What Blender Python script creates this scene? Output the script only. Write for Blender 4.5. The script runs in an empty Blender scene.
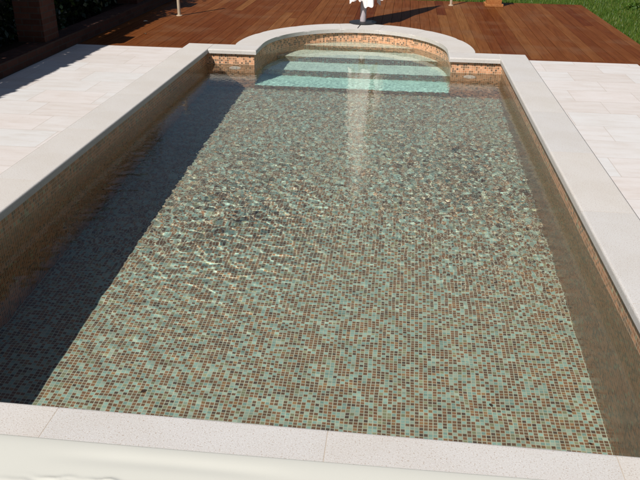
import bpy, bmesh, math, random
import numpy as np
from mathutils import Vector, Matrix
random.seed(7); rng = np.random.default_rng(11)
S = bpy.context.scene
COL = S.collection
# ------------------------------------------------------------------ dimensions (metres)
W, L, CW, XN = 3.5, 6.593, 0.33, 0.594      # pool width, length, coping width, niche shoulder
OV = 0.03                                   # coping overhang
WL = -0.18                                  # water level
FLOOR = -1.25
NCX, NCY = W / 2, 7.0                       # roman end: centre of its half ellipse
RIX, RIY = W / 2 - XN, 1.29
ROX, ROY = RIX + CW, 1.75
DECK_Y0, DECK_Y1, DECK_X0, DECK_X1 = 6.63, 11.5, -1.95, 5.45
SUN = Vector((0.45, 0.78, -1.0))

# ------------------------------------------------------------------ helpers
def tag(o, label=None, cat=None, group=None, kind=None):
    if label: o['label'] = label
    if cat: o['category'] = cat
    if group: o['group'] = group
    if kind: o['kind'] = kind
    return o

def empty(name, loc=(0, 0, 0)):
    o = bpy.data.objects.new(name, None); o.location = loc; COL.objects.link(o)
    return o

def link(name, me, mat=None, parent=None, loc=(0, 0, 0), smooth=False):
    if mat is not None and not me.materials: me.materials.append(mat)
    o = bpy.data.objects.new(name, me); o.location = loc
    COL.objects.link(o)
    if parent is not None: o.parent = parent
    if smooth:
        for p in me.polygons: p.use_smooth = True
    return o

def from_bm(name, bm, mat, parent=None, loc=(0, 0, 0), smooth=False):
    me = bpy.data.meshes.new(name)
    bmesh.ops.recalc_face_normals(bm, faces=bm.faces)
    bm.to_mesh(me); bm.free()
    return link(name, me, mat, parent, loc, smooth)

def quads(name, verts, faces, mat, parent=None, uvs=None, smooth=False):
    me = bpy.data.meshes.new(name)
    me.from_pydata(verts, [], faces); me.update()
    if uvs is not None:
        lay = me.uv_layers.new(name='UVMap')
        for p in me.polygons:
            for li in p.loop_indices: lay.data[li].uv = uvs[me.loops[li].vertex_index]
    return link(name, me, mat, parent, smooth=smooth)

def prism(poly, z0, z1, bevel=0.0, segs=2, bevel_all=False):
    bm = bmesh.new()
    b = [bm.verts.new((x, y, z0)) for x, y in poly]
    t = [bm.verts.new((x, y, z1)) for x, y in poly]
    n = len(poly)
    bm.faces.new(b[::-1]); bm.faces.new(t)
    for i in range(n): bm.faces.new((b[i], b[(i + 1) % n], t[(i + 1) % n], t[i]))
    bmesh.ops.recalc_face_normals(bm, faces=bm.faces)
    if bevel:
        es = [e for e in bm.edges if bevel_all or all(v.co.z > z1 - 1e-6 for v in e.verts)]
        bmesh.ops.bevel(bm, geom=es, offset=bevel, segments=segs, profile=0.6, affect='EDGES')
    return bm

def box(bm, x0, x1, y0, y1, z0, z1):
    v = [bm.verts.new(p) for p in ((x0,y0,z0),(x1,y0,z0),(x1,y1,z0),(x0,y1,z0),(x0,y0,z1),(x1,y0,z1),(x1,y1,z1),(x0,y1,z1))]
    fs = [bm.faces.new([v[i] for i in f]) for f in ((3,2,1,0),(4,5,6,7),(0,1,5,4),(1,2,6,5),(2,3,7,6),(3,0,4,7))]
    return v, fs

def lathe(prof, n=24):
    """prof: list of (r, z)"""
    bm = bmesh.new(); rings = []
    for r, z in prof:
        rings.append([bm.verts.new((r * math.cos(2*math.pi*k/n), r * math.sin(2*math.pi*k/n), z)) for k in range(n)])
    for a, b in zip(rings, rings[1:]):
        for k in range(n): bm.faces.new((a[k], a[(k+1) % n], b[(k+1) % n], b[k]))
    bm.faces.new(rings[0][::-1]); bm.faces.new(rings[-1])
    return bm

def tube(pts, radii, n=8):
    bm = bmesh.new(); rings = []
    for i, (p, r) in enumerate(zip(pts, radii)):
        p = Vector(p); d = (Vector(pts[min(i+1, len(pts)-1)]) - Vector(pts[max(i-1, 0)])).normalized()
        u = d.orthogonal().normalized(); w = d.cross(u)
        rings.append([bm.verts.new(p + r * (u * math.cos(2*math.pi*k/n) + w * math.sin(2*math.pi*k/n))) for k in range(n)])
    for a, b in zip(rings, rings[1:]):
        for k in range(n): bm.faces.new((a[k], a[(k+1) % n], b[(k+1) % n], b[k]))
    bm.faces.new(rings[0][::-1]); bm.faces.new(rings[-1])
    return bm

# ------------------------------------------------------------------ materials
class NT:
    def __init__(self, name):
        self.m = bpy.data.materials.new(name); self.m.use_nodes = True
        self.t = self.m.node_tree; self.t.nodes.clear()
        self.out = self.n('ShaderNodeOutputMaterial')
        self.p = self.n('ShaderNodeBsdfPrincipled'); self.l(self.p.outputs[0], self.out.inputs[0])
    def n(self, ty, **kw):
        x = self.t.nodes.new(ty)
        for k, v in kw.items(): setattr(x, k, v)
        return x
    def l(self, a, b): self.t.links.new(a, b)
    def s(self, sock, v): 
        if hasattr(v, 'is_linked') or isinstance(v, bpy.types.NodeSocket): self.l(v, sock)
        else: sock.default_value = v
    def math(self, op, a, b=0.0, c=None):
        x = self.n('ShaderNodeMath', operation=op); self.s(x.inputs[0], a); self.s(x.inputs[1], b)
        if c is not None: self.s(x.inputs[2], c)
        return x.outputs[0]
    def vmath(self, op, a, b=None):
        x = self.n('ShaderNodeVectorMath', operation=op); self.s(x.inputs[0], a)
        if b is not None: self.s(x.inputs[1], b)
        return x.outputs[0]
    def mix(self, f, a, b, bt='MIX'):
        x = self.n('ShaderNodeMix', data_type='RGBA', blend_type=bt)
        self.s(x.inputs[0], f); self.s(x.inputs[6], a); self.s(x.inputs[7], b)
        return x.outputs[2]
    def ramp(self, f, stops, interp='LINEAR'):
        x = self.n('ShaderNodeValToRGB'); r = x.color_ramp; r.interpolation = interp
        while len(r.elements) < len(stops): r.elements.new(0.5)
        for e, (p, c) in zip(r.elements, stops): e.position = p; e.color = (*c, 1) if len(c) == 3 else c
        self.s(x.inputs[0], f)
        return x.outputs[0]
    def noise(self, vec, scale, detail=3, rough=0.55, out=0, dim='3D'):
        x = self.n('ShaderNodeTexNoise', noise_dimensions=dim); self.s(x.inputs['Vector'], vec)
        x.inputs['Scale'].default_value = scale; x.inputs['Detail'].default_value = detail; x.inputs['Roughness'].default_value = rough
        return x.outputs[out]
    def obj(self): return self.n('ShaderNodeTexCoord').outputs['Object']
    def uv(self): return self.n('ShaderNodeTexCoord').outputs['UV']
    def white(self, vec, out='Value', dim='3D'):
        x = self.n('ShaderNodeTexWhiteNoise', noise_dimensions=dim); self.s(x.inputs['Vector'], vec); return x.outputs[out]
    def bump(self, h, strength=0.3, dist=0.01):
        x = self.n('ShaderNodeBump'); x.inputs['Strength'].default_value = strength; x.inputs['Distance'].default_value = dist
        self.s(x.inputs['Height'], h); self.l(x.outputs[0], self.p.inputs['Normal'])
    def set(self, color=None, rough=None, spec=None, **kw):
        if color is not None: self.s(self.p.inputs['Base Color'], (*color, 1) if isinstance(color, tuple) and len(color) == 3 else color)
        if rough is not None: self.s(self.p.inputs['Roughness'], rough)
        if spec is not None: self.s(self.p.inputs['Specular IOR Level'], spec)
        for k, v in kw.items(): self.s(self.p.inputs[k], v)
        return self.m

def mosaic(name, stops, grout, pitch=0.025, gw=0.09, rough=0.22):
    t = NT(name)
    uv = t.vmath('SCALE', t.uv()); uv.node.inputs['Scale'].default_value = 1 / pitch
    cell = t.vmath('FLOOR', uv); fr = t.vmath('FRACTION', uv)
    sep = t.n('ShaderNodeSeparateXYZ'); t.l(fr, sep.inputs[0])
    ex = t.math('ABSOLUTE', t.math('SUBTRACT', sep.outputs[0], 0.5))
    ey = t.math('ABSOLUTE', t.math('SUBTRACT', sep.outputs[1], 0.5))
    g = t.math('GREATER_THAN', t.math('MAXIMUM', ex, ey), 0.5 - gw)
    v = t.white(cell)
    v2 = t.white(t.vmath('ADD', cell, (37.3, 11.7, 5.0)))
    col = t.ramp(v, stops, 'CONSTANT')
    hsv = t.n('ShaderNodeHueSaturation'); t.l(col, hsv.inputs['Color'])
    sheet_ = t.white(t.vmath('FLOOR', t.vmath('MULTIPLY', cell, (1 / 13, 1 / 13, 1.0))))      # 13 x 13 tile sheets differ a little
    t.l(t.math('MULTIPLY', t.math('MULTIPLY_ADD', v2, 0.42, 0.80), t.math('MULTIPLY_ADD', sheet_, 0.10, 0.95)), hsv.inputs['Value'])
    # cloudy glass inside each tile
    nz = t.noise(t.uv(), 160, 2)
    c2 = t.mix(0.25, hsv.outputs[0], t.mix(1.0, hsv.outputs[0], nz, 'MULTIPLY'))
    t.set(t.mix(g, c2, (*grout, 1)), t.math('MULTIPLY_ADD', g, 0.5, rough), 0.5)
    return t.m

AQ, AQ2, OLV = (0.36, 0.50, 0.42), (0.45, 0.52, 0.41), (0.36, 0.34, 0.20)
CPR, BRN, DRK, ORG = (0.315, 0.16, 0.085), (0.235, 0.135, 0.08), (0.16, 0.105, 0.075), (0.40, 0.22, 0.105)
M = {}
M['mosaic_floor'] = mosaic('mosaic floor', [(0, AQ), (0.20, AQ2), (0.315, OLV), (0.40, CPR), (0.62, BRN), (0.86, ORG), (0.93, DRK)], (0.56, 0.54, 0.41), gw=0.088)
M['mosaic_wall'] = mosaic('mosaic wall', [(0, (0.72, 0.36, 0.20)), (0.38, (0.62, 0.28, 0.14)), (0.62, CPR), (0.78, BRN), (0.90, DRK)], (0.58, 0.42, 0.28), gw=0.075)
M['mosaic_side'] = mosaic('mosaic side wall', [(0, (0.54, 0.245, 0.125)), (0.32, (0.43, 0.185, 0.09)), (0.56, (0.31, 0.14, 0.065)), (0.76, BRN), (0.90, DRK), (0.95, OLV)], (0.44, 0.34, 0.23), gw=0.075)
M['mosaic_riser'] = mosaic('mosaic riser', [(0, AQ), (0.08, AQ2), (0.12, OLV), (0.22, CPR), (0.46, BRN), (0.70, ORG), (0.82, DRK)], (0.42, 0.36, 0.27), gw=0.075)
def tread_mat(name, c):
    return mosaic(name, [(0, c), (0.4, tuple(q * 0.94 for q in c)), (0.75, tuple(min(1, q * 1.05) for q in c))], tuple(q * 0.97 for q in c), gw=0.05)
# pale tread mosaic: the water's absorption with depth is put into the tile colours
TREADS = [tread_mat('aqua water-tint tread mosaic', (0.56, 0.84, 0.72)), tread_mat('light aqua water-tint tread mosaic', (0.68, 0.84, 0.71)),
          tread_mat('pale aqua water-tint tread mosaic', (0.80, 0.84, 0.70)), tread_mat('cream tread mosaic', (0.88, 0.83, 0.66))]

def stone(name, base, dark):
    t = NT(name); o = t.obj()
    oi = t.n('ShaderNodeObjectInfo')
    sp = t.noise(o, 150, 2, 0.7)
    spk = t.ramp(sp, [(0.34, (1, 1, 1)), (0.42, (0, 0, 0))])
    sp2 = t.ramp(t.noise(t.vmath('ADD', o, (3.1, 7.7, 1.3)), 210, 2, 0.7), [(0.58, (0, 0, 0)), (0.66, (1, 1, 1))])
    cloud = t.noise(o, 2.6, 5)
    c = t.mix(t.ramp(cloud, [(0.35, (0, 0, 0)), (0.7, (1, 1, 1))]), (*base, 1), (base[0]*0.93, base[1]*0.91, base[2]*0.88, 1))
    tint = t.ramp(oi.outputs['Random'], [(0, (1.01, 0.99, 0.96)), (0.5, (0.98, 0.975, 0.965)), (1, (0.955, 0.96, 0.965))])
    c = t.mix(1.0, c, tint, 'MULTIPLY')
    c = t.mix(t.math('MULTIPLY', spk, 0.75), c, (*dark, 1))
    c = t.mix(t.math('MULTIPLY', sp2, 0.5), c, (0.74, 0.72, 0.68, 1))
    stain = t.ramp(t.noise(o, 5.5, 6, 0.7), [(0.66, (0, 0, 0)), (0.82, (1, 1, 1))])
    c = t.mix(t.math('MULTIPLY', stain, 0.38), c, (0.44, 0.35, 0.25, 1))
    t.set(c, 0.72, 0.35); t.bump(t.noise(o, 260, 2), 0.25, 0.004)
    return t.m
M['coping'] = stone('granular coping stone', (0.535, 0.51, 0.49), (0.30, 0.22, 0.16))

# travertine: slabs laid in staggered courses, vein streaks along x
t = NT('travertine paving'); o = t.obj()
sep = t.n('ShaderNodeSeparateXYZ'); t.l(o, sep.inputs[0])
br_h, br_w = 0.405, 0.61
row = t.math('FLOOR', t.math('DIVIDE', sep.outputs[1], br_h))
xo = t.math('ADD', t.math('DIVIDE', sep.outputs[0], br_w), t.math('MULTIPLY', row, 0.37))
colu = t.math('FLOOR', xo)
cmb = t.n('ShaderNodeCombineXYZ'); t.l(colu, cmb.inputs[0]); t.l(row, cmb.inputs[1])
v = t.white(cmb.outputs[0])
fx = t.math('MULTIPLY', t.math('SUBTRACT', 0.5, t.math('ABSOLUTE', t.math('SUBTRACT', t.math('FRACT', xo), 0.5))), br_w)
fy = t.math('MULTIPLY', t.math('SUBTRACT', 0.5, t.math('ABSOLUTE', t.math('SUBTRACT', t.math('FRACT', t.math('DIVIDE', sep.outputs[1], br_h)), 0.5))), br_h)
joint = t.math('LESS_THAN', t.math('MINIMUM', fx, fy), 0.0028)
mp = t.n('ShaderNodeMapping'); t.l(t.vmath('ADD', o, t.vmath('MULTIPLY', t.white(cmb.outputs[0], 'Color'), (9, 9, 9))), mp.inputs[0]); mp.inputs['Scale'].default_value = (1.6, 6, 6)
vein = t.noise(mp.outputs[0], 2.0, 6, 0.62)
c = t.ramp(vein, [(0.25, (0.53, 0.48, 0.44)), (0.5, (0.59, 0.555, 0.53)), (0.75, (0.615, 0.59, 0.575))])
c = t.mix(1.0, c, t.ramp(v, [(0, (0.94, 0.91, 0.89)), (0.5, (1, 0.97, 0.96)), (1, (0.97, 0.99, 1.0))]), 'MULTIPLY')
pit = t.ramp(t.noise(mp.outputs[0], 26, 2), [(0.28, (1, 1, 1)), (0.34, (0, 0, 0))])
c = t.mix(t.math('MULTIPLY', pit, 0.35), c, (0.38, 0.30, 0.23, 1))
c = t.mix(t.math('MULTIPLY', joint, 0.7), c, (0.40, 0.34, 0.29, 1))
stn = t.ramp(t.noise(o, 1.9, 6, 0.65), [(0.52, (0, 0, 0)), (0.72, (1, 1, 1))])
c = t.mix(t.math('MULTIPLY', stn, 0.22), c, (0.47, 0.39, 0.33, 1))
t.set(c, 0.62, 0.3); t.bump(t.mix(joint, vein, (0, 0, 0, 1)), 0.15, 0.004); M['travertine'] = t.m

# hardwood deck: every board keeps a tint of its own (stored per vertex of the board)
def wood(name, stops, rough=0.6):
    t = NT(name); o = t.obj()
    at = t.n('ShaderNodeAttribute', attribute_name='board')
    mp = t.n('ShaderNodeMapping'); t.l(o, mp.inputs[0]); mp.inputs['Scale'].default_value = (22, 1.1, 22)
    off = t.n('ShaderNodeVectorMath', operation='SCALE'); t.l(at.outputs['Vector'], off.inputs[0]); off.inputs['Scale'].default_value = 31
    g = t.noise(t.vmath('ADD', mp.outputs[0], off.outputs[0]), 1.6, 6, 0.6)
    base = t.ramp(at.outputs['Fac'], stops)
    c = t.mix(t.ramp(g, [(0.35, (0, 0, 0)), (0.65, (1, 1, 1))]), t.mix(1.0, base, (0.68, 0.62, 0.56, 1), 'MULTIPLY'), base)
    wear = t.ramp(t.noise(o, 1.7, 5), [(0.5, (0, 0, 0)), (0.75, (1, 1, 1))])
    c = t.mix(t.math('MULTIPLY', wear, 0.4), c, (0.175, 0.095, 0.05, 1))
    t.set(c, rough, 0.05); t.bump(g, 0.25, 0.003)
    return t.m
DW = [(0, (0.105, 0.026, 0.007)), (0.25, (0.125, 0.035, 0.009)), (0.5, (0.145, 0.045, 0.012)), (0.75, (0.165, 0.056, 0.016)), (1, (0.20, 0.082, 0.026))]
M['deck'] = wood('red brown hardwood', DW)
M['planter'] = wood('orange hardwood', [(0, (0.36, 0.14, 0.045)), (1, (0.42, 0.17, 0.06))], 0.45)

t = NT('lawn grass'); o = t.obj()
c = t.ramp(t.noise(o, 1.1, 4), [(0.35, (0.035, 0.062, 0.010)), (0.55, (0.050, 0.082, 0.014)), (0.7, (0.085, 0.095, 0.024))])
c = t.mix(0.6, c, t.ramp(t.noise(o, 38, 3, 0.7), [(0.3, (0.018, 0.040, 0.008)), (0.7, (0.10, 0.155, 0.04))]))
t.set(c, 0.85, 0.2); t.bump(t.noise(o, 60, 3, 0.7), 0.8, 0.03); M['lawn'] = t.m
def leafmat(name, stops, rough=0.45, trans=0.25):
    t = NT(name)
    at = t.n('ShaderNodeAttribute', attribute_name='tint')
    c = t.ramp(at.outputs['Fac'], stops)
    t.set(c, rough, 0.4)
    tr = t.n('ShaderNodeBsdfTranslucent'); t.l(c, tr.inputs[0])
    mx = t.n('ShaderNodeMixShader'); mx.inputs[0].default_value = trans
    t.l(t.p.outputs[0], mx.inputs[1]); t.l(tr.outputs[0], mx.inputs[2]); t.l(mx.outputs[0], t.out.inputs[0])
    return t.m
M['blade'] = leafmat('grass blades', [(0, (0.038, 0.084, 0.008)), (0.6, (0.075, 0.14, 0.014)), (1, (0.17, 0.19, 0.04))])
M['leaf'] = leafmat('dark glossy leaves', [(0, (0.007, 0.015, 0.004)), (0.7, (0.016, 0.034, 0.008)), (1, (0.07, 0.11, 0.03))], 0.35, 0.12)

def simple(name, col, rough=0.5, spec=0.4, var=0.12, sc=8, **kw):
    t = NT(name); o = t.obj()
    c = t.mix(t.noise(o, sc, 5), tuple(x * (1 - var) for x in col) + (1,), tuple(min(1, x * (1 + var)) for x in col) + (1,))
    return t.set(c, rough, spec, **kw)
M['soil'] = simple('dark planting soil', (0.045, 0.028, 0.018), 0.95, 0.1, 0.4, 30)
M['bark'] = simple('dark bark', (0.05, 0.035, 0.025), 0.9, 0.2, 0.4, 20)
M['inlet'] = simple('white plastic', (0.75, 0.76, 0.74), 0.35)
M['dark_hole'] = simple('dark opening', (0.03, 0.03, 0.03), 0.6)
M['canvas'] = simple('white parasol canvas', (0.74, 0.68, 0.66), 0.85, 0.2, 0.10, 5)
M['pole_white'] = simple('pale lacquered pole', (0.42, 0.37, 0.39), 0.4, 0.4, 0.05)
M['pole_wood'] = simple('pale weathered pole', (0.42, 0.33, 0.24), 0.6, 0.3, 0.2, 14)
M['dark_metal'] = simple('black iron', (0.02, 0.02, 0.022), 0.5, 0.4)
M['green_paint'] = simple('dark green paint', (0.012, 0.035, 0.022), 0.45, 0.4)
M['cord'] = simple('black cord', (0.015, 0.013, 0.012), 0.7)
M['dead_leaf'] = simple('brown dead leaf', (0.10, 0.055, 0.025), 0.7, 0.3, 0.3, 60)
M['dry_leaf'] = simple('pale dry leaf', (0.55, 0.45, 0.34), 0.7, 0.3, 0.2, 60)
M['vinyl'] = simple('cream vinyl sheet', (0.60, 0.585, 0.52), 0.30, 0.5, 0.03, 3, **{'Coat Weight': 0.6, 'Coat Roughness': 0.08})
M['shell'] = simple('concrete shell', (0.30, 0.28, 0.25), 0.9)

# brickwork
t = NT('red brick'); 
br = t.n('ShaderNodeTexBrick'); t.l(t.uv(), br.inputs[0])
br.inputs['Color1'].default_value = (0.060, 0.021, 0.014, 1); br.inputs['Color2'].default_value = (0.095, 0.037, 0.025, 1)
br.inputs['Mortar'].default_value = (0.06, 0.047, 0.04, 1); br.inputs['Scale'].default_value = 1.0
br.inputs['Mortar Size'].default_value = 0.006; br.inputs['Brick Width'].default_value = 0.215; br.inputs['Row Height'].default_value = 0.065
c = t.mix(0.5, br.outputs[0], t.mix(1.0, br.outputs[0], t.noise(t.obj(), 18, 4), 'MULTIPLY'))
t.set(c, 0.9, 0.2); t.bump(br.outputs['Fac'], -0.5, 0.006); M['brick'] = t.m

# water: clear, faintly blue-green
t = NT('pool water'); t.t.nodes.remove(t.p)
gl = t.n('ShaderNodeBsdfGlass'); gl.inputs['Roughness'].default_value = 0.0; gl.inputs['IOR'].default_value = 1.333
gl.inputs['Color'].default_value = (0.95, 1.0, 0.985, 1)
o = t.obj(); sp = t.n('ShaderNodeSeparateXYZ'); t.l(o, sp.inputs[0])
def mr(v, a, b, c=0.0, d=1.0):
    x = t.n('ShaderNodeMapRange', interpolation_type='SMOOTHSTEP'); t.s(x.inputs[0], v)
    for k, q in enumerate((a, b, c, d)): x.inputs[k + 1].default_value = q
    return x.outputs[0]
# fine capillary ripple: strong over the middle and far water, weak in the calm near end and over the steps
mask = t.math('MULTIPLY', mr(t.math('ADD', sp.outputs[1], t.math('MULTIPLY', t.math('ABSOLUTE', t.math('SUBTRACT', sp.outputs[0], 1.7)), 0.7)), 1.5, 3.6, 0.02, 1.0), mr(sp.outputs[1], 6.2, 6.7, 1.0, 0.12))
bp = t.n('ShaderNodeBump'); bp.inputs['Strength'].default_value = 1.0; bp.inputs['Distance'].default_value = 0.0011
t.l(t.math('MULTIPLY', t.noise(o, 27, 1.5, 0.5), mask), bp.inputs['Height']); t.l(bp.outputs[0], gl.inputs['Normal'])
t.l(gl.outputs[0], t.out.inputs[0])
M['water'] = t.m

# ------------------------------------------------------------------ swimming pool
pool = tag(empty('swimming_pool', (0, 0, FLOOR)), 'mosaic tiled swimming pool with rounded stepped end and pale stone coping', 'swimming pool')
def under_pool(o):
    o.parent = pool; o.matrix_parent_inverse = Matrix.Translation((0, 0, -FLOOR)); return o
x0, x1, y0, y1 = -OV, W + OV, -OV, L + OV
xa, xb = XN - OV, W - XN + OV                # niche inner faces
def niche_in(k, n=40, grow=OV):
    a = math.pi * (1 - k / n)
    return (NCX + (RIX + grow) * math.cos(a), NCY + (RIY + grow) * math.sin(a))
npts = [(xa, y1)] + [niche_in(k) for k in range(41)] + [(xb, y1)]

def wall(name, pts, z0, z1, mat, u0=0.0):
    vs, fs, uv = [], [], []; u = u0
    for i, (x, y) in enumerate(pts):
        if i: u += math.hypot(x - pts[i-1][0], y - pts[i-1][1])
        vs += [(x, y, z0), (x, y, z1)]; uv += [(u, z0), (u, z1)]
        if i: a = 2 * i; fs.append((a - 2, a, a + 1, a - 1))
    return under_pool(quads(name, vs, fs, mat, None, uv))
ZT = -0.045
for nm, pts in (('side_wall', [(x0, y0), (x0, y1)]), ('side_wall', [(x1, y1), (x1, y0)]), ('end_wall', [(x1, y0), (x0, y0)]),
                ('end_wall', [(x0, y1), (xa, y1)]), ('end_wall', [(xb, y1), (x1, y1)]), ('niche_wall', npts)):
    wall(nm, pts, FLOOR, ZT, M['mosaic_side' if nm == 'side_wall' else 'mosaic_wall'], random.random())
fl = [(x0, y0, FLOOR), (x1, y0, FLOOR), (x1, y1, FLOOR), (x0, y1, FLOOR)]
under_pool(quads('pool_floor', fl, [(0, 1, 2, 3)], M['mosaic_floor'], None, [(p[0], p[1] * 1.14) for p in fl]))
# steps of the roman end: front edge, tread height
steps = [(6.60, -1.077), (7.089, -0.800), (7.560, -0.510), (8.010, -0.213)]
def niche_half(y):
    if y <= NCY: return RIX + OV
    q = 1 - ((y - NCY) / (RIY + OV)) ** 2
    return (RIX + OV) * math.sqrt(max(q, 0))
for i, (yf, z) in enumerate(steps):
    zb = FLOOR if i == 0 else steps[i-1][1]
    h = niche_half(yf) - 0.0005
    ye = NCY + RIY + OV
    left = [(NCX - niche_half(yy) + 0.0005, yy) for yy in np.linspace(yf, ye - 0.001, 24)]
    poly = left + [(2 * NCX - x, y) for x, y in left[::-1]]
    vs = [(x, y, z) for x, y in poly]
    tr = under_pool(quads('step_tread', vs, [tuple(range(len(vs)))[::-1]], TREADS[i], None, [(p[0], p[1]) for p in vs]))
    vs = [(NCX - h, yf, zb), (NCX + h, yf, zb), (NCX + h, yf, z), (NCX - h, yf, z)]
    under_pool(quads('step_riser', vs, [(0, 1, 2, 3)], M['mosaic_riser'], None, [(p[0], p[2]) for p in vs]))
# return inlets, white round fittings on the shoulders
for x in (0.325, 3.165):
    bm = lathe([(0.075, 0.0), (0.075, 0.010), (0.06, 0.018), (0.035, 0.018), (0.03, 0.008)], 28)
    bmesh.ops.rotate(bm, verts=bm.verts, cent=(0, 0, 0), matrix=Matrix.Rotation(math.pi / 2, 3, 'X'))
    o = from_bm('return_inlet', bm, M['inlet'], None, (x, y1 - 0.001, -0.36)); under_pool(o)
    bm = lathe([(0.026, 0.009), (0.026, 0.021), (0.016, 0.024), (0.012, 0.012)], 20)
    bmesh.ops.rotate(bm, verts=bm.verts, cent=(0, 0, 0), matrix=Matrix.Rotation(math.pi / 2, 3, 'X'))
    n_ = from_bm('nozzle', bm, M['inlet'], o)

# coping: one stone after another round the rim
coping = under_pool(empty('coping')); coping.location = (0, 0, 0)
def stone_piece(poly, joints=()):
    """joints: indices of the polygon edges that butt against the next stone (their arris is not rounded)"""
    cx = sum(p[0] for p in poly) / len(poly); cy = sum(p[1] for p in poly) / len(poly)
    pts = [(x - cx, y - cy) for x, y in poly]; n = len(pts)
    bm = bmesh.new()
    b = [bm.verts.new((x, y, -0.05)) for x, y in pts]; t_ = [bm.verts.new((x, y, 0)) for x, y in pts]
    bm.faces.new(b[::-1]); bm.faces.new(t_)
    for k in range(n): bm.faces.new((b[k], b[(k + 1) % n], t_[(k + 1) % n], t_[k]))
    big, small = [], []
    for k in range(n):
        e = bm.edges.get((t_[k], t_[(k + 1) % n])); (small if k in joints else big).append(e)
    bmesh.ops.bevel(bm, geom=big, offset=0.016, segments=4, profile=0.55, affect='EDGES')
    o = from_bm('coping_stone', bm, M['coping'], None, (cx, cy, 0)); o.parent = coping
    o.matrix_parent_inverse = Matrix.Identity(4)
    return o
joint_boxes = []
G = 0.0015
def rect(a, b, c, d, jn=''):
    e = lambda ch: G if ch in jn else 0.0
    return [(a + e('w'), c + e('s')), (b - e('e'), c + e('s')), (b - e('e'), d - e('n')), (a + e('w'), d - e('n'))], [k for k, ch in enumerate('senw') if ch in jn]
ys = [-CW, 1.07, 2.18, 3.30, 4.41, 5.52, L + CW]
for xa_, xb_, side in ((-CW, 0, 'e'), (W, W + CW, 'w')):
    for k, (a, b) in enumerate(zip(ys, ys[1:])):
        jn = ('s' if k else '') + ('n' if k < len(ys) - 2 else '')
        stone_piece(*rect(xa_, xb_, a, b, jn))
        if k: joint_boxes.append((xa_ + .013, xb_ - .013, a - .004, a + .004))
xs = [0, 1.13, 2.15, 3.165, W]
for k, (a, b) in enumerate(zip(xs, xs[1:])):
    stone_piece(*rect(a, b, -CW, 0, 'we'))
    if k: joint_boxes.append((a - .004, a + .004, -CW + .013, -.013))
stone_piece(*rect(0, XN, L, L + CW, 'w')); stone_piece(*rect(W - XN, W, L, L + CW, 'e'))
def arc_pt(a, rx, ry): return (NCX + rx * math.cos(a), NCY + ry * math.sin(a))
NSEG = 7
for s_ in range(NSEG):
    a0 = math.pi * (1 - s_ / NSEG) - (0.0008 if s_ else 0); a1 = math.pi * (1 - (s_ + 1) / NSEG) + (0.0008 if s_ < NSEG - 1 else 0)
    aa = [a0 + (a1 - a0) * k / 8 for k in range(9)]
    outer = [arc_pt(a, ROX, ROY) for a in aa]; inner = [arc_pt(a, RIX, RIY) for a in aa]
    if s_ == 0: outer = [(XN - CW, L + CW + G)] + outer; inner = [(XN, L + CW + G)] + inner
    if s_ == NSEG - 1: outer = outer + [(W - XN + CW, L + CW + G)]; inner = inner + [(W - XN, L + CW + G)]
    m_ = len(outer); stone_piece(outer + inner[::-1], [m_ - 1, 2 * m_ - 1])
# mortar bed / shell beneath the coping (closes the joints)
bm = bmesh.new()
bxs = [(-CW + .01, -OV - .004, -CW + .01, L + CW - .01), (W + OV + .004, W + CW - .01, -CW + .01, L + CW - .01), (-OV, W + OV, -CW + .01, -OV - .004),
       (-OV, XN - OV - .004, L + OV + .004, L + CW - .01), (W - XN + OV + .004, W + OV, L + OV + .004, L + CW - .01)]
for a, b, c, d in bxs: box(bm, a, b, c, d, FLOOR, -0.0515)
o = from_bm('mortar_bed', bm, M['shell']); under_pool(o)
grout_mat = simple('tan joint grout', (0.43, 0.36, 0.29), 0.85)
for a, b, c, d in joint_boxes:
    bm = bmesh.new(); box(bm, a, b, c, d, -0.0495, -0.0006)
    o = from_bm('joint_grout', bm, grout_mat); o.parent = coping

# ------------------------------------------------------------------ water with ripples
DX = 0.0092
X = np.arange(x0 - 0.004, x1 + 0.004 + DX, DX); Y = np.arange(y0 - 0.004, NCY + RIY + OV + 0.01 + DX, DX)
XX, YY = np.meshgrid(X, Y)
def blob(cx, cy, sx, sy): return np.exp(-((XX - cx) / sx) ** 2 - ((YY - cy) / sy) ** 2)
H = np.zeros_like(XX)
def waves(n, lmin, lmax, slope, ang0, spread):
    h = np.zeros_like(XX)
    for _ in range(n):
        lam = math.exp(rng.uniform(math.log(lmin), math.log(lmax))); a = ang0 + rng.normal() * spread
        k = 2 * math.pi / lam; ph = rng.uniform(0, 2 * math.pi)
        h += np.sin(k * (XX * math.cos(a) + YY * math.sin(a)) + ph) / k
    return h * slope * math.sqrt(2 / n)
A_left = blob(0.75, 2.7, 0.85, 1.5)
A_right = blob(2.65, 3.5, 1.1, 1.4)
A_back = 1 / (1 + np.exp(-(YY - 3.6) / 0.4)) * (1 - 0.9 / (1 + np.exp(-(YY - 6.5) / 0.15)))
H += waves(36, 0.10, 0.18, 0.015, 1.35, 0.45) * A_left
H += waves(44, 0.045, 0.095, 0.012, 1.30, 0.7) * A_left
H += waves(30, 0.09, 0.16, 0.009, 0.9, 1.2) * A_right
H += waves(48, 0.045, 0.085, 0.0125, 0.9, 1.3) * A_right
H += waves(48, 0.045, 0.09, 0.0085, 1.2, 1.6) * A_back
H += waves(28, 0.12, 0.45, 0.005, 1.0, 2.0)
ny, nx = XX.shape
idx = np.arange(ny * nx).reshape(ny, nx)
CXm, CYm = (XX[:-1, :-1] + DX / 2), (YY[:-1, :-1] + DX / 2)
half = np.where(CYm <= NCY, RIX + OV, (RIX + OV) * np.sqrt(np.clip(1 - ((CYm - NCY) / (RIY + OV)) ** 2, 0, 1)))
keep = (CYm < y1 + 0.006) | (np.abs(CXm - NCX) < half + 0.02)
f4 = np.stack([idx[:-1, :-1], idx[:-1, 1:], idx[1:, 1:], idx[1:, :-1]], -1)[keep]
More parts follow.
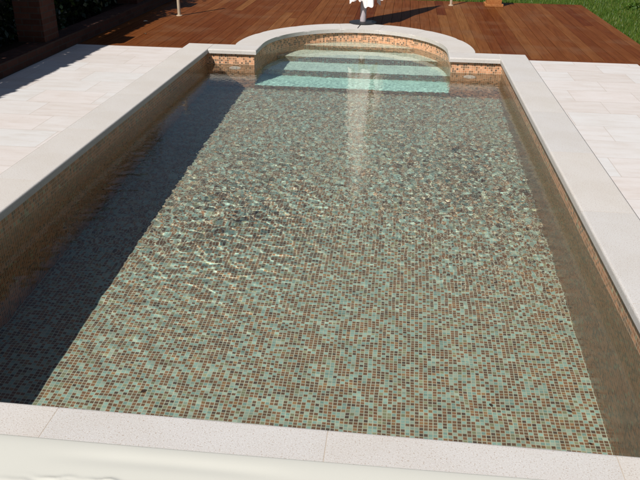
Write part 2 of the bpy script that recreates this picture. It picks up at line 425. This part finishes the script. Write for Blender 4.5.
used = np.unique(f4); remap = -np.ones(ny * nx, int); remap[used] = np.arange(len(used))
vv = np.stack([XX.ravel(), YY.ravel(), WL + H.ravel()], -1)[used]
f4 = remap[f4]
me = bpy.data.meshes.new('water')
me.vertices.add(len(vv)); me.vertices.foreach_set('co', vv.ravel())
me.loops.add(f4.size); me.loops.foreach_set('vertex_index', f4.ravel().astype(np.int32))
me.polygons.add(len(f4)); me.polygons.foreach_set('loop_start', np.arange(0, f4.size, 4, dtype=np.int32))
me.update(); me.validate()
me.polygons.foreach_set('use_smooth', np.ones(len(f4), bool)); me.update()
water = link('water', me, M['water']); tag(water, 'clear rippling pool water over mosaic tiles', 'water', None, 'structure')

# ------------------------------------------------------------------ ground, paving, deck
def sheet(name, rects, z, mat, kind='structure'):
    vs, fs = [], []
    for a, b, c, d in rects:
        n = len(vs); vs += [(a, c, z), (b, c, z), (b, d, z), (a, d, z)]; fs.append((n, n+1, n+2, n+3))
    o = quads(name, vs, fs, mat); o['kind'] = kind
    return o
TX0, TX1 = -1.67, 5.05
tag(sheet('terrace', [(TX0, -CW, -6, DECK_Y0), (W + CW, TX1, -6, DECK_Y0), (-CW, W + CW, -6, -CW)], -0.006, M['travertine']), 'pale travertine slab paving round the pool', 'paving')
FAR = 400
tag(sheet('lawn', [(TX1, FAR, -FAR, DECK_Y0), (DECK_X1, FAR, DECK_Y0, FAR), (-FAR, DECK_X1, DECK_Y1, FAR), (-FAR, -3.4, -FAR, DECK_Y1), (-3.4, TX1, -FAR, -6)], -0.06, M['lawn']), 'mown green lawn round the deck', 'lawn')
tag(sheet('planting_soil', [(-3.4, -1.9, -6, DECK_Y1)], -0.02, M['soil']), 'dark soil under the hedge', 'soil')

def front_y(x):
    if XN - CW <= x <= W - XN + CW:
        q = 1 - ((x - NCX) / ROX) ** 2
        return max(L + CW, NCY + ROY * math.sqrt(max(q, 0)))
    if -CW <= x <= W + CW: return L + CW
    return DECK_Y0 + 0.125
bm = bmesh.new(); bl = bm.verts.layers.float_color.new('board')
def board(poly, z0, z1, r=None):
    b = [bm.verts.new((x, y, z0)) for x, y in poly]; t_ = [bm.verts.new((x, y, z1)) for x, y in poly]
    n = len(poly); r = random.random() if r is None else r
    for v_ in b + t_: v_[bl] = (r, r, r, 1)
    bm.faces.new(t_)
    for i in range(n): bm.faces.new((b[i], b[(i+1) % n], t_[(i+1) % n], t_[i]))
PWD, GAP = 0.142, 0.0045
x = DECK_X0; tone = 0.5
brk = [-CW, XN - CW, W - XN + CW, W + CW]
while x < DECK_X1 - 0.02:
    xe = min(x + PWD, DECK_X1)
    cuts = [x] + [c for c in brk if x + 0.004 < c < xe - GAP - 0.004] + [xe - GAP]
    tone = min(1, max(0, 0.5 + (tone - 0.5) * 0.45 + random.gauss(0, 0.22)))
    yend = DECK_Y1
    ycut = random.uniform(8.9, 10.9) if random.random() < 0.5 else None
    first = True
    for a, b in zip(cuts, cuts[1:]):
        m_ = [a + (b - a) * k / 4 for k in range(5)]
        e = 1e-4
        fy_ = [front_y(min(max(q, a + e), b - e)) - 0.004 for q in m_]
        poly = list(zip(m_, fy_)) + [(b, ycut or yend), (a, ycut or yend)]
        board(poly, -0.045, -0.012 + 0.001 * random.random(), tone)
    if ycut: board([(x, ycut + 0.004), (xe - GAP, ycut + 0.004), (xe - GAP, yend), (x, yend)], -0.045, -0.0115, min(1, max(0, random.gauss(0.5, .25))))
    x += PWD
for a, b in ((DECK_X0, -CW), (W + CW, DECK_X1)):     # border board where the deck meets the paving
    board([(a, DECK_Y0 + 0.002), (b, DECK_Y0 + 0.002), (b, DECK_Y0 + 0.118), (a, DECK_Y0 + 0.118)], -0.05, -0.0105, 0.45)
deck = from_bm('deck', bm, M['deck']); tag(deck, 'red brown hardwood deck boards running away behind the pool', 'wooden deck', None, 'structure')
tag(sheet('deck_subframe', [(DECK_X0, -CW, DECK_Y0, DECK_Y1), (-CW, XN - CW, L + CW, DECK_Y1), (W - XN + CW, W + CW, L + CW, DECK_Y1), (W + CW, DECK_X1, DECK_Y0, DECK_Y1), (XN - CW, W - XN + CW, NCY + ROY, DECK_Y1)], -0.058, M['dark_hole']), 'dark gap beneath the deck boards', 'deck base')

# grass blades where the lawn is seen close to the deck
def blades(n, boxes):
    areas = [(b - a) * (d - c) for a, b, c, d in boxes]; vs, fs, ts = [], [], []
    for (a, b, c, d), ar in zip(boxes, areas):
        for _ in range(int(n * ar / sum(areas))):
            px, py = random.uniform(a, b), random.uniform(c, d); h = random.uniform(0.03, 0.075); an = random.uniform(0, 6.28)
            w_ = random.uniform(0.004, 0.009); dx, dy = math.cos(an), math.sin(an); l_ = random.uniform(0, 0.035); an2 = random.uniform(0, 6.28)
            k = len(vs); vs += [(px - dx * w_, py - dy * w_, -0.06), (px + dx * w_, py + dy * w_, -0.06), (px + l_ * math.cos(an2), py + l_ * math.sin(an2), -0.06 + h)]
            fs.append((k, k + 1, k + 2)); ts += [random.random()] * 3
    me = bpy.data.meshes.new('grass'); me.from_pydata(vs, [], fs); me.update()
    at = me.attributes.new('tint', 'FLOAT', 'POINT'); at.data.foreach_set('value', ts)
    return link('grass', me, M['blade'])
g = blades(70000, [(-1.0, 7.2, 11.5, 13.6), (5.46, 7.2, 6.7, 11.5), (5.06, 7.2, 4.6, 6.62)])
tag(g, 'short green lawn grass beyond the wooden deck', 'grass', None, 'stuff')

# ------------------------------------------------------------------ left side: brick edging, pillars, hedge
def brick_box(name, x0, x1, y0, y1, z0, z1, parent=None):
    vs, fs, uv = [], [], []
    def f(ps, us):
        k = len(vs); vs.extend(ps); uv.extend(us); fs.append(tuple(range(k, k + 4)))
    f([(x1,y0,z0),(x1,y1,z0),(x1,y1,z1),(x1,y0,z1)], [(y0,z0),(y1,z0),(y1,z1),(y0,z1)])
    f([(x0,y1,z0),(x0,y0,z0),(x0,y0,z1),(x0,y1,z1)], [(y1,z0),(y0,z0),(y0,z1),(y1,z1)])
    f([(x0,y0,z0),(x1,y0,z0),(x1,y0,z1),(x0,y0,z1)], [(x0+.1,z0),(x1+.1,z0),(x1+.1,z1),(x0+.1,z1)])
    f([(x1,y1,z0),(x0,y1,z0),(x0,y1,z1),(x1,y1,z1)], [(x1,z0),(x0,z0),(x0,z1),(x1,z1)])
    f([(x0,y0,z1),(x1,y0,z1),(x1,y1,z1),(x0,y1,z1)], [(y0*0+x0,y0),(x1,y0),(x1,y1),(x0,y1)])
    return quads(name, vs, fs, M['brick'], parent, uv)
o = brick_box('brick_edging', -1.92, TX0, -6, DECK_Y1, -0.02, 0.14)
tag(o, 'low reddish brick edging along the dark hedge', 'garden edging')
def pillar(y, h, label):
    r = tag(empty('brick_pillar', (-1.86, y, 0.14)), label, 'pillar', 'brick pillars by the hedge')
    o = brick_box('shaft', -0.18, 0.14, -0.18, 0.18, 0.0, h, r)
    o = brick_box('cap', -0.21, 0.17, -0.21, 0.21, h, h + 0.07, r)
    return r
pillar(6.1, 1.0, 'shaded brick pillar standing nearest the pool on the low edging')
pillar(9.2, 1.0, 'brick pillar farther back beside the shaded deck edge')

def leaf_cloud(name, n, sampler, size, mat, parent=None):
    vs = np.zeros((n, 4, 3)); ts = np.zeros((n, 4))
    P = sampler(n)
    d = rng.normal(size=(n, 3)); d /= np.linalg.norm(d, axis=1)[:, None]
    u = np.cross(d, rng.normal(size=(n, 3))); u /= np.linalg.norm(u, axis=1)[:, None]
    w = np.cross(d, u); s = size * rng.uniform(0.6, 1.3, n)[:, None]
    vs[:, 0] = P - u * s * 0.5; vs[:, 1] = P + w * s * 0.32; vs[:, 2] = P + u * s * 0.5; vs[:, 3] = P - w * s * 0.32 + d * s * 0.08
    ts[:] = (rng.uniform(0, 1, n) ** 1.8)[:, None]
    me = bpy.data.meshes.new(name)
    me.vertices.add(n * 4); me.vertices.foreach_set('co', vs.ravel())
    me.loops.add(n * 4); me.loops.foreach_set('vertex_index', np.arange(n * 4, dtype=np.int32))
    me.polygons.add(n); me.polygons.foreach_set('loop_start', np.arange(0, n * 4, 4, dtype=np.int32))
    me.update(); me.validate()
    at = me.attributes.new('tint', 'FLOAT', 'POINT'); at.data.foreach_set('value', ts.ravel())
    return link(name, me, mat, parent)

HY0, HY1, HX0, HX1, HZ = 0.5, 11.4, -3.35, -2.45, 2.55
hedge = tag(empty('tall_hedge', (-2.9, 6, 0)), 'tall dark leafy hedge in deep shade behind the brick pillars', 'hedge')
def hs(n):
    y = rng.uniform(HY0, HY1, n)
    top = HZ + np.where(y > 6.9, 0.20 * np.sin(y * 2.3) + 0.12 * np.sin(y * 7.1 + 1) , 0.0 * y)
    front = HX1 + 0.10 * np.sin(y * 1.9) + 0.06 * np.sin(y * 5.3)
    z = rng.uniform(0, 1, n) * top
    x = HX0 + (front + 0.10 * np.sin(z * 5 + y) - HX0) * np.sqrt(rng.uniform(0, 1, n))
    tidy = (y < 6.9) & (rng.uniform(0, 1, n) < 0.30)                 # clipped, dense arris along the near top edge
    front = np.where(y < 6.9, HX1 + 0.02 * np.sin(y * 1.9), front)
    x = np.where(tidy, front - rng.uniform(0, 0.16, n), np.where(y < 6.9, np.minimum(x, front), x)); z = np.where(tidy, top - rng.uniform(0, 0.22, n), z)
    e = rng.normal(size=(n, 3)) * 0.05
    return np.stack([x, y, z], -1) + e * np.where(y > 6.9, 1.5, 0.2)[:, None]
o = leaf_cloud('foliage', 75000, hs, 0.09, M['leaf']); o.parent = hedge; o.matrix_parent_inverse = Matrix.Translation((2.9, -6, 0))
bm = bmesh.new()
for k in range(9):
    yy = HY0 + 0.5 + k * 1.25
    tb = tube([(0, 0, 0), (0.03, 0.02, 0.9), (-0.02, 0.04, 1.7), (0.0, 0.0, 2.3)], [0.05, 0.04, 0.03, 0.012])
    me_ = bpy.data.meshes.new('stem'); tb.to_mesh(me_); tb.free()
    st = link('stem', me_, M['bark'], hedge, (random.uniform(-.1, .1), yy - 6, 0))
bm.free()

def shrub(x, y, w, h, label, n=900):
    r = tag(empty('shrub', (x, y, 0.0)), label, 'shrub', 'shrubs between the brick pillars')
    def smp(n):
        d = rng.normal(size=(n, 3)); d /= np.linalg.norm(d, axis=1)[:, None]
        q = d * (rng.uniform(0.25, 1, n) ** 0.5)[:, None]
        q = q * (1 + 0.25 * np.sin(d[:, :1] * 6 + d[:, 1:2] * 5))
        return q * np.array([w * 0.35, w * 0.6, h / 2]) + np.array([0, 0, h / 2 + 0.03])
    leaf_cloud('foliage', n, smp, 0.085, M['leaf'], r)
    bm = tube([(0, 0, -0.02), (0.02, 0, h * 0.3), (0, 0.02, h * 0.6)], [0.025, 0.02, 0.008])
    from_bm('stem', bm, M['bark'], r)
shrub(-2.2, 5.1, 0.6, 0.75, 'dark leafy shrub in front of the nearest brick pillar')
shrub(-2.2, 7.2, 0.7, 0.8, 'dark leafy shrub just behind the nearest brick pillar')
shrub(-2.15, 8.3, 0.6, 0.6, 'smaller dark shrub before the farther brick pillar')
shrub(-2.1, 10.2, 0.8, 0.9, 'dark leafy shrub beyond the farther brick pillar')

def sky_block_tree(x, y, h, label):  # unseen trees, added to block sky on the left and deepen the shade
    r = tag(empty('sky_block_tree', (x, y, -0.06)), label, 'tree', 'added trees blocking the sky behind the hedge')
    def smp(n):
        d = rng.normal(size=(n, 3)); d /= np.linalg.norm(d, axis=1)[:, None]
        q = d * (rng.uniform(0.15, 1, n) ** 0.4)[:, None]
        q *= (1 + 0.18 * np.sin(d[:, :1] * 5 + y) * np.cos(d[:, 2:] * 6 + x))
        return q * np.array([1.5, 2.1, h * 0.36]) + np.array([0, 0, h * 0.60])
    leaf_cloud('crown', 9000, smp, 0.26, M['leaf'], r)
    b_ = tube([(0, 0, 0), (0.05, 0.03, h * .25), (-0.04, 0.05, h * .5), (0, 0, h * .8)], [0.17, 0.13, 0.09, 0.03], 10)
    from_bm('trunk', b_, M['bark'], r)
sky_block_tree(-6.2, 3.0, 6.0, 'unseen dark leafy tree added to block sky behind the near part of the hedge')
sky_block_tree(-6.4, 7.2, 6.4, 'unseen dark leafy tree added to block sky behind the middle of the hedge')
sky_block_tree(-6.3, 11.5, 6.2, 'unseen dark leafy tree added to block sky behind the far end of the hedge')

low = tag(empty('shadow_mark_plant', (6.30, 11.32, -0.06)), 'small dark low plant added for the shadow mark on the lawn beyond the deck corner', 'plant')  # made-up plant put where a dark shadow wedge lies on the lawn
def lows(n):
    d = rng.normal(size=(n, 3)); d /= np.linalg.norm(d, axis=1)[:, None]; d[:, 2] = np.abs(d[:, 2])
    return d * (rng.uniform(0.1, 1, n) ** 0.5)[:, None] * np.array([0.20, 0.14, 0.13])
leaf_cloud('foliage', 500, lows, 0.06, M['blade'], low)
from_bm('stem', tube([(0, 0, 0), (0.01, 0, 0.05), (0, 0.01, 0.09)], [0.012, 0.01, 0.004]), M['bark'], low)

# dark green post at the very left
post = tag(empty('metal_post', (-1.99, 5.0, -0.02)), 'dark green metal post at the near end of the hedge', 'post')
from_bm('pole', lathe([(0.035, 0), (0.035, 1.3)], 16), M['green_paint'], post, smooth=False)
from_bm('cap', lathe([(0.04, 1.3), (0.042, 1.32), (0.02, 1.345)], 16), M['green_paint'], post)
from_bm('base', lathe([(0.07, 0), (0.07, 0.012), (0.04, 0.03)], 16), M['green_paint'], post)

# ------------------------------------------------------------------ things on the deck
ZD = -0.0115
def garden_post(x, y, h, r, mat, label):
    e = tag(empty('garden_post', (x, y, ZD)), label, 'post', 'thin posts on the deck')
    from_bm('pole', lathe([(r, 0.01), (r, h)], 16), mat, e, smooth=False)
    from_bm('cap', lathe([(r * 1.15, h), (r * 1.2, h + 0.02), (r * 0.5, h + 0.04)], 16), mat, e)
    from_bm('base', lathe([(r * 1.9, 0), (r * 1.9, 0.008), (r * 1.2, 0.014)], 16), mat, e)
garden_post(-1.075, 9.03, 1.08, 0.024, M['pole_wood'], 'thin pale post standing on the deck near the hedge')
garden_post(3.141, 10.96, 0.9, 0.022, M['pole_wood'], 'thin pale post at the rear deck edge beside the wooden planter')

pl = tag(empty('wooden_planter', (3.87, 11.1, ZD)), 'orange brown wooden planter box at the back edge of the deck', 'planter')
def wbox(name, x0, x1, y0, y1, z0, z1, parent, mat):
    b_ = bmesh.new(); box(b_, x0, x1, y0, y1, z0, z1); la = b_.verts.layers.float_color.new('board'); r = random.random()
    for v_ in b_.verts: v_[la] = (r, r, r, 1)
    bmesh.ops.bevel(b_, geom=list(b_.edges), offset=0.004, segments=1, affect='EDGES')
    return from_bm(name, b_, mat, parent)
wbox('body', -0.125, 0.125, -0.125, 0.125, 0.045, 0.50, pl, M['planter'])
wbox('plinth', -0.155, 0.155, -0.155, 0.155, 0.0, 0.045, pl, M['planter'])
wbox('rim', -0.15, 0.15, -0.15, 0.15, 0.50, 0.54, pl, M['planter'])

# closed parasol with its loose white canopy hanging low
par = tag(empty('parasol', (1.755, 8.83, 0.0)), 'closed white parasol on a thick pale pole behind the rounded pool end', 'parasol')
par.location.z = ZD
from_bm('pole', lathe([(0.045, 0.0), (0.045, 2.5), (0.03, 2.56)], 20), M['pole_white'], par, smooth=False)
bm = bmesh.new(); nseg, nr = 192, 30; rings = []
for i in range(nr):
    f_ = i / (nr - 1); z = 2.45 - f_ * 2.11
    ring = []
    for k in range(nseg):
        a = 2 * math.pi * k / nseg
        fold = math.cos(6 * a + 0.9 + 0.5 * math.sin(2 * a)); fine = math.sin(17 * a + 2.0 * math.sin(a) + 3 * f_)
        rr = 0.035 + (0.20 * f_ ** 0.62) * (1 + 0.24 * fold * f_ ** 0.5) + 0.016 * f_ * fine + 0.012 * math.sin(3 * a + 9 * f_)
        rr *= (1.0 + 0.20 * f_ * math.cos(a - 0.1))
        zz = z + f_ ** 8 * (0.055 * math.sin(3 * a + 2.6) + 0.03 * math.sin(7 * a + 1) - 0.018 * fine)
        ring.append(bm.verts.new((rr * math.cos(a), rr * math.sin(a), zz)))
    rings.append(ring)
for a, b in zip(rings, rings[1:]):
    for k in range(nseg): bm.faces.new((a[k], a[(k+1) % nseg], b[(k+1) % nseg], b[k]))
bm.faces.new(rings[0])
from_bm('canopy', bm, M['canvas'], par, smooth=True)
from_bm('finial', lathe([(0.03, 2.56), (0.04, 2.60), (0.02, 2.66)], 16), M['pole_white'], par)
bm = lathe([(0.20, 0.0), (0.20, 0.028), (0.15, 0.034), (0.05, 0.036)], 28)
bmesh.ops.translate(bm, verts=bm.verts, vec=(0, 0.0, 0))
from_bm('base', bm, M['dark_metal'], par)

cord = tube([(1.735, 8.79, 0.006), (1.735, 8.70, 0.0045), (1.722, 8.56, 0.0045), (1.712, 8.44, 0.0045), (1.707, 8.36, 0.0045)], [0.006, 0.0055, 0.005, 0.005, 0.004], 6)
tag(from_bm('cord', cord, M['cord']), 'thin black cord lying across the coping below the parasol', 'cord')

# ------------------------------------------------------------------ cream cover over the front coping
NXc, NYc = 320, 200
vs, fs = [], []
for j in range(NYc + 1):
    for i in range(NXc + 1):
        x = -0.6 + 4.9 * i / NXc; q = j / NYc
        y = -0.168 - 0.012 * math.sin(x * 1.1 + 0.4) - q * 1.15
        e_ = min(1, q * 6)
        z = 0.008 + 0.006 * (1 - math.exp(-q * 40)) + e_ * (0.004 + 0.0016 * math.sin(y * 11 + 0.9 * math.sin(x * 1.3) + 1.2) * (0.6 + 0.4 * math.sin(x * 2.1 + 0.5)))
        z -= 0.0035 * math.exp(-((y + 0.262 + 0.05 * (x - 1.7) ** 2) / 0.03) ** 2) * math.exp(-((x - 1.65) / 0.38) ** 4)
        yr = -0.368 + 0.05 * (x - 1.45) * (x - 1.1) + 0.006 * math.sin(x * 19) + 0.005 * math.sin(x * 43 + 1) + 0.003 * math.sin(x * 91)
        z += 0.006 * math.exp(-((y - yr) / 0.009) ** 2) * math.exp(-((x - 1.42) / 0.20) ** 4) * (0.6 + 0.4 * math.sin(x * 31))
        z += 0.004 * math.exp(-((y - yr + 0.03) / 0.012) ** 2) * math.exp(-((x - 1.36) / 0.25) ** 4)
        if j == 0: z = 0.002
        vs.append((x, y, z))
for j in range(NYc):
    for i in range(NXc):
        a = j * (NXc + 1) + i; fs.append((a, a + 1, a + NXc + 2, a + NXc + 1))
cover = quads('pool_cover', vs, fs, M['vinyl'], smooth=True)
sm = cover.modifiers.new('thick', 'SOLIDIFY'); sm.thickness = 0.004; sm.offset = 1
tag(cover, 'smooth cream vinyl cover sheet spread over the front coping', 'pool cover')

# ------------------------------------------------------------------ small leaves
def leaf(name, x, y, z, s, rz, mat, label, group):
    bm = bmesh.new(); n = 7; up, lo = [], []
    for i in range(n):
        f_ = i / (n - 1); w_ = 0.34 * math.sin(math.pi * min(1, f_ * 0.96 + 0.02)) ** 0.8
        up.append(bm.verts.new((s * (f_ - 0.5), s * w_, s * (0.10 + 0.10 * math.sin(3 * f_))))); lo.append((bm.verts.new((s * (f_ - 0.5), 0, s * 0.02)), bm.verts.new((s * (f_ - 0.5), -s * w_, s * 0.12))))
    for i in range(n - 1):
        bm.faces.new((up[i], up[i+1], lo[i+1][0], lo[i][0])); bm.faces.new((lo[i][0], lo[i+1][0], lo[i+1][1], lo[i][1]))
    o = from_bm(name, bm, mat, None, (x, y, z)); o.rotation_euler.z = rz
    return tag(o, label, 'leaf', group)
leaf('fallen_leaf', -1.40, 8.42, ZD, 0.07, 0.6, M['dry_leaf'], 'pale dry leaf on the deck at the edge of the hedge shade', 'leaves fallen on the deck')
leaf('fallen_leaf', -1.09, 7.48, ZD, 0.06, 2.1, M['dead_leaf'], 'brown dry leaf on the deck near the left paving', 'leaves fallen on the deck')
M['seed'] = simple('dark brown seed husk', (0.03, 0.02, 0.014), 0.7, 0.2, 0.3, 80)
for (x, y, sz, rz, lab) in ((1.324, 0.338, 0.030, 0.7, 'dark leaf scrap floating on the water near the shaded left corner'),
                            (2.798, 0.435, 0.024, 1.9, 'dark leaf scrap floating near the front rim, left of another scrap'),
                            (3.119, 0.437, 0.026, 2.6, 'dark leaf scrap floating nearest the right pool wall')):
    leaf('floating_leaf', x, y, WL + 0.002, sz, rz, M['seed'], lab, 'leaf scraps floating on the pool')

# ------------------------------------------------------------------ camera, light, world
cam = bpy.data.cameras.new('camera'); co = bpy.data.objects.new('camera', cam); COL.objects.link(co)
Rr = ((0.9935588196320471, 0.11264591885714735, 0.01231945194406524), (-0.06065230464134581, 0.4368097882836476, 0.8975068282755783), (-0.09571922415620875, 0.8924730280655119, -0.44082845223795336))
mt = Matrix(((Rr[0][0], Rr[1][0], -Rr[2][0]), (Rr[0][1], Rr[1][1], -Rr[2][1]), (Rr[0][2], Rr[1][2], -Rr[2][2]))).to_4x4()
mt.translation = (2.32867, -2.03359, 1.76906)
co.matrix_world = mt
cam.sensor_width = 36; cam.lens = 716.04 / 640 * 36; cam.clip_start = 0.05; cam.clip_end = 2000
S.camera = co
sl = bpy.data.lights.new('sun', 'SUN'); so = bpy.data.objects.new('sun', sl); COL.objects.link(so)
sl.energy = 5.0; sl.angle = math.radians(0.5); sl.color = (1.0, 0.965, 0.91)
so.rotation_euler = SUN.to_track_quat('-Z', 'Y').to_euler()
w = bpy.data.worlds.new('World'); S.world = w; w.use_nodes = True
nt = w.node_tree; bg = nt.nodes['Background']
sky = nt.nodes.new('ShaderNodeTexSky'); sky.sky_type = 'NISHITA'; sky.sun_disc = False
to_sun = -SUN.normalized()
sky.sun_elevation = math.asin(to_sun.z); sky.sun_rotation = math.atan2(to_sun.x, to_sun.y)
nt.links.new(sky.outputs[0], bg.inputs[0]); bg.inputs[1].default_value = 0.05
# sunlight through the rippled surface
sl.cycles.is_caustics_light = True
water.cycles.is_caustics_caster = True
for ob in pool.children_recursive:
    if ob.type == 'MESH': ob.cycles.is_caustics_receiver = True
vs_ = S.view_settings; vs_.view_transform = 'Standard'; vs_.look = 'None'; vs_.gamma = 1; vs_.use_curve_mapping = False; vs_.exposure = 0.2
cy = S.cycles
cy.max_bounces = 12; cy.transmission_bounces = 10; cy.transparent_max_bounces = 12; cy.caustics_refractive = True; cy.caustics_reflective = False
cy.sample_clamp_indirect = 6; cy.blur_glossy = 0.3
try: cy.use_denoising = True; cy.denoiser = 'OPENIMAGEDENOISE'
except Exception: pass
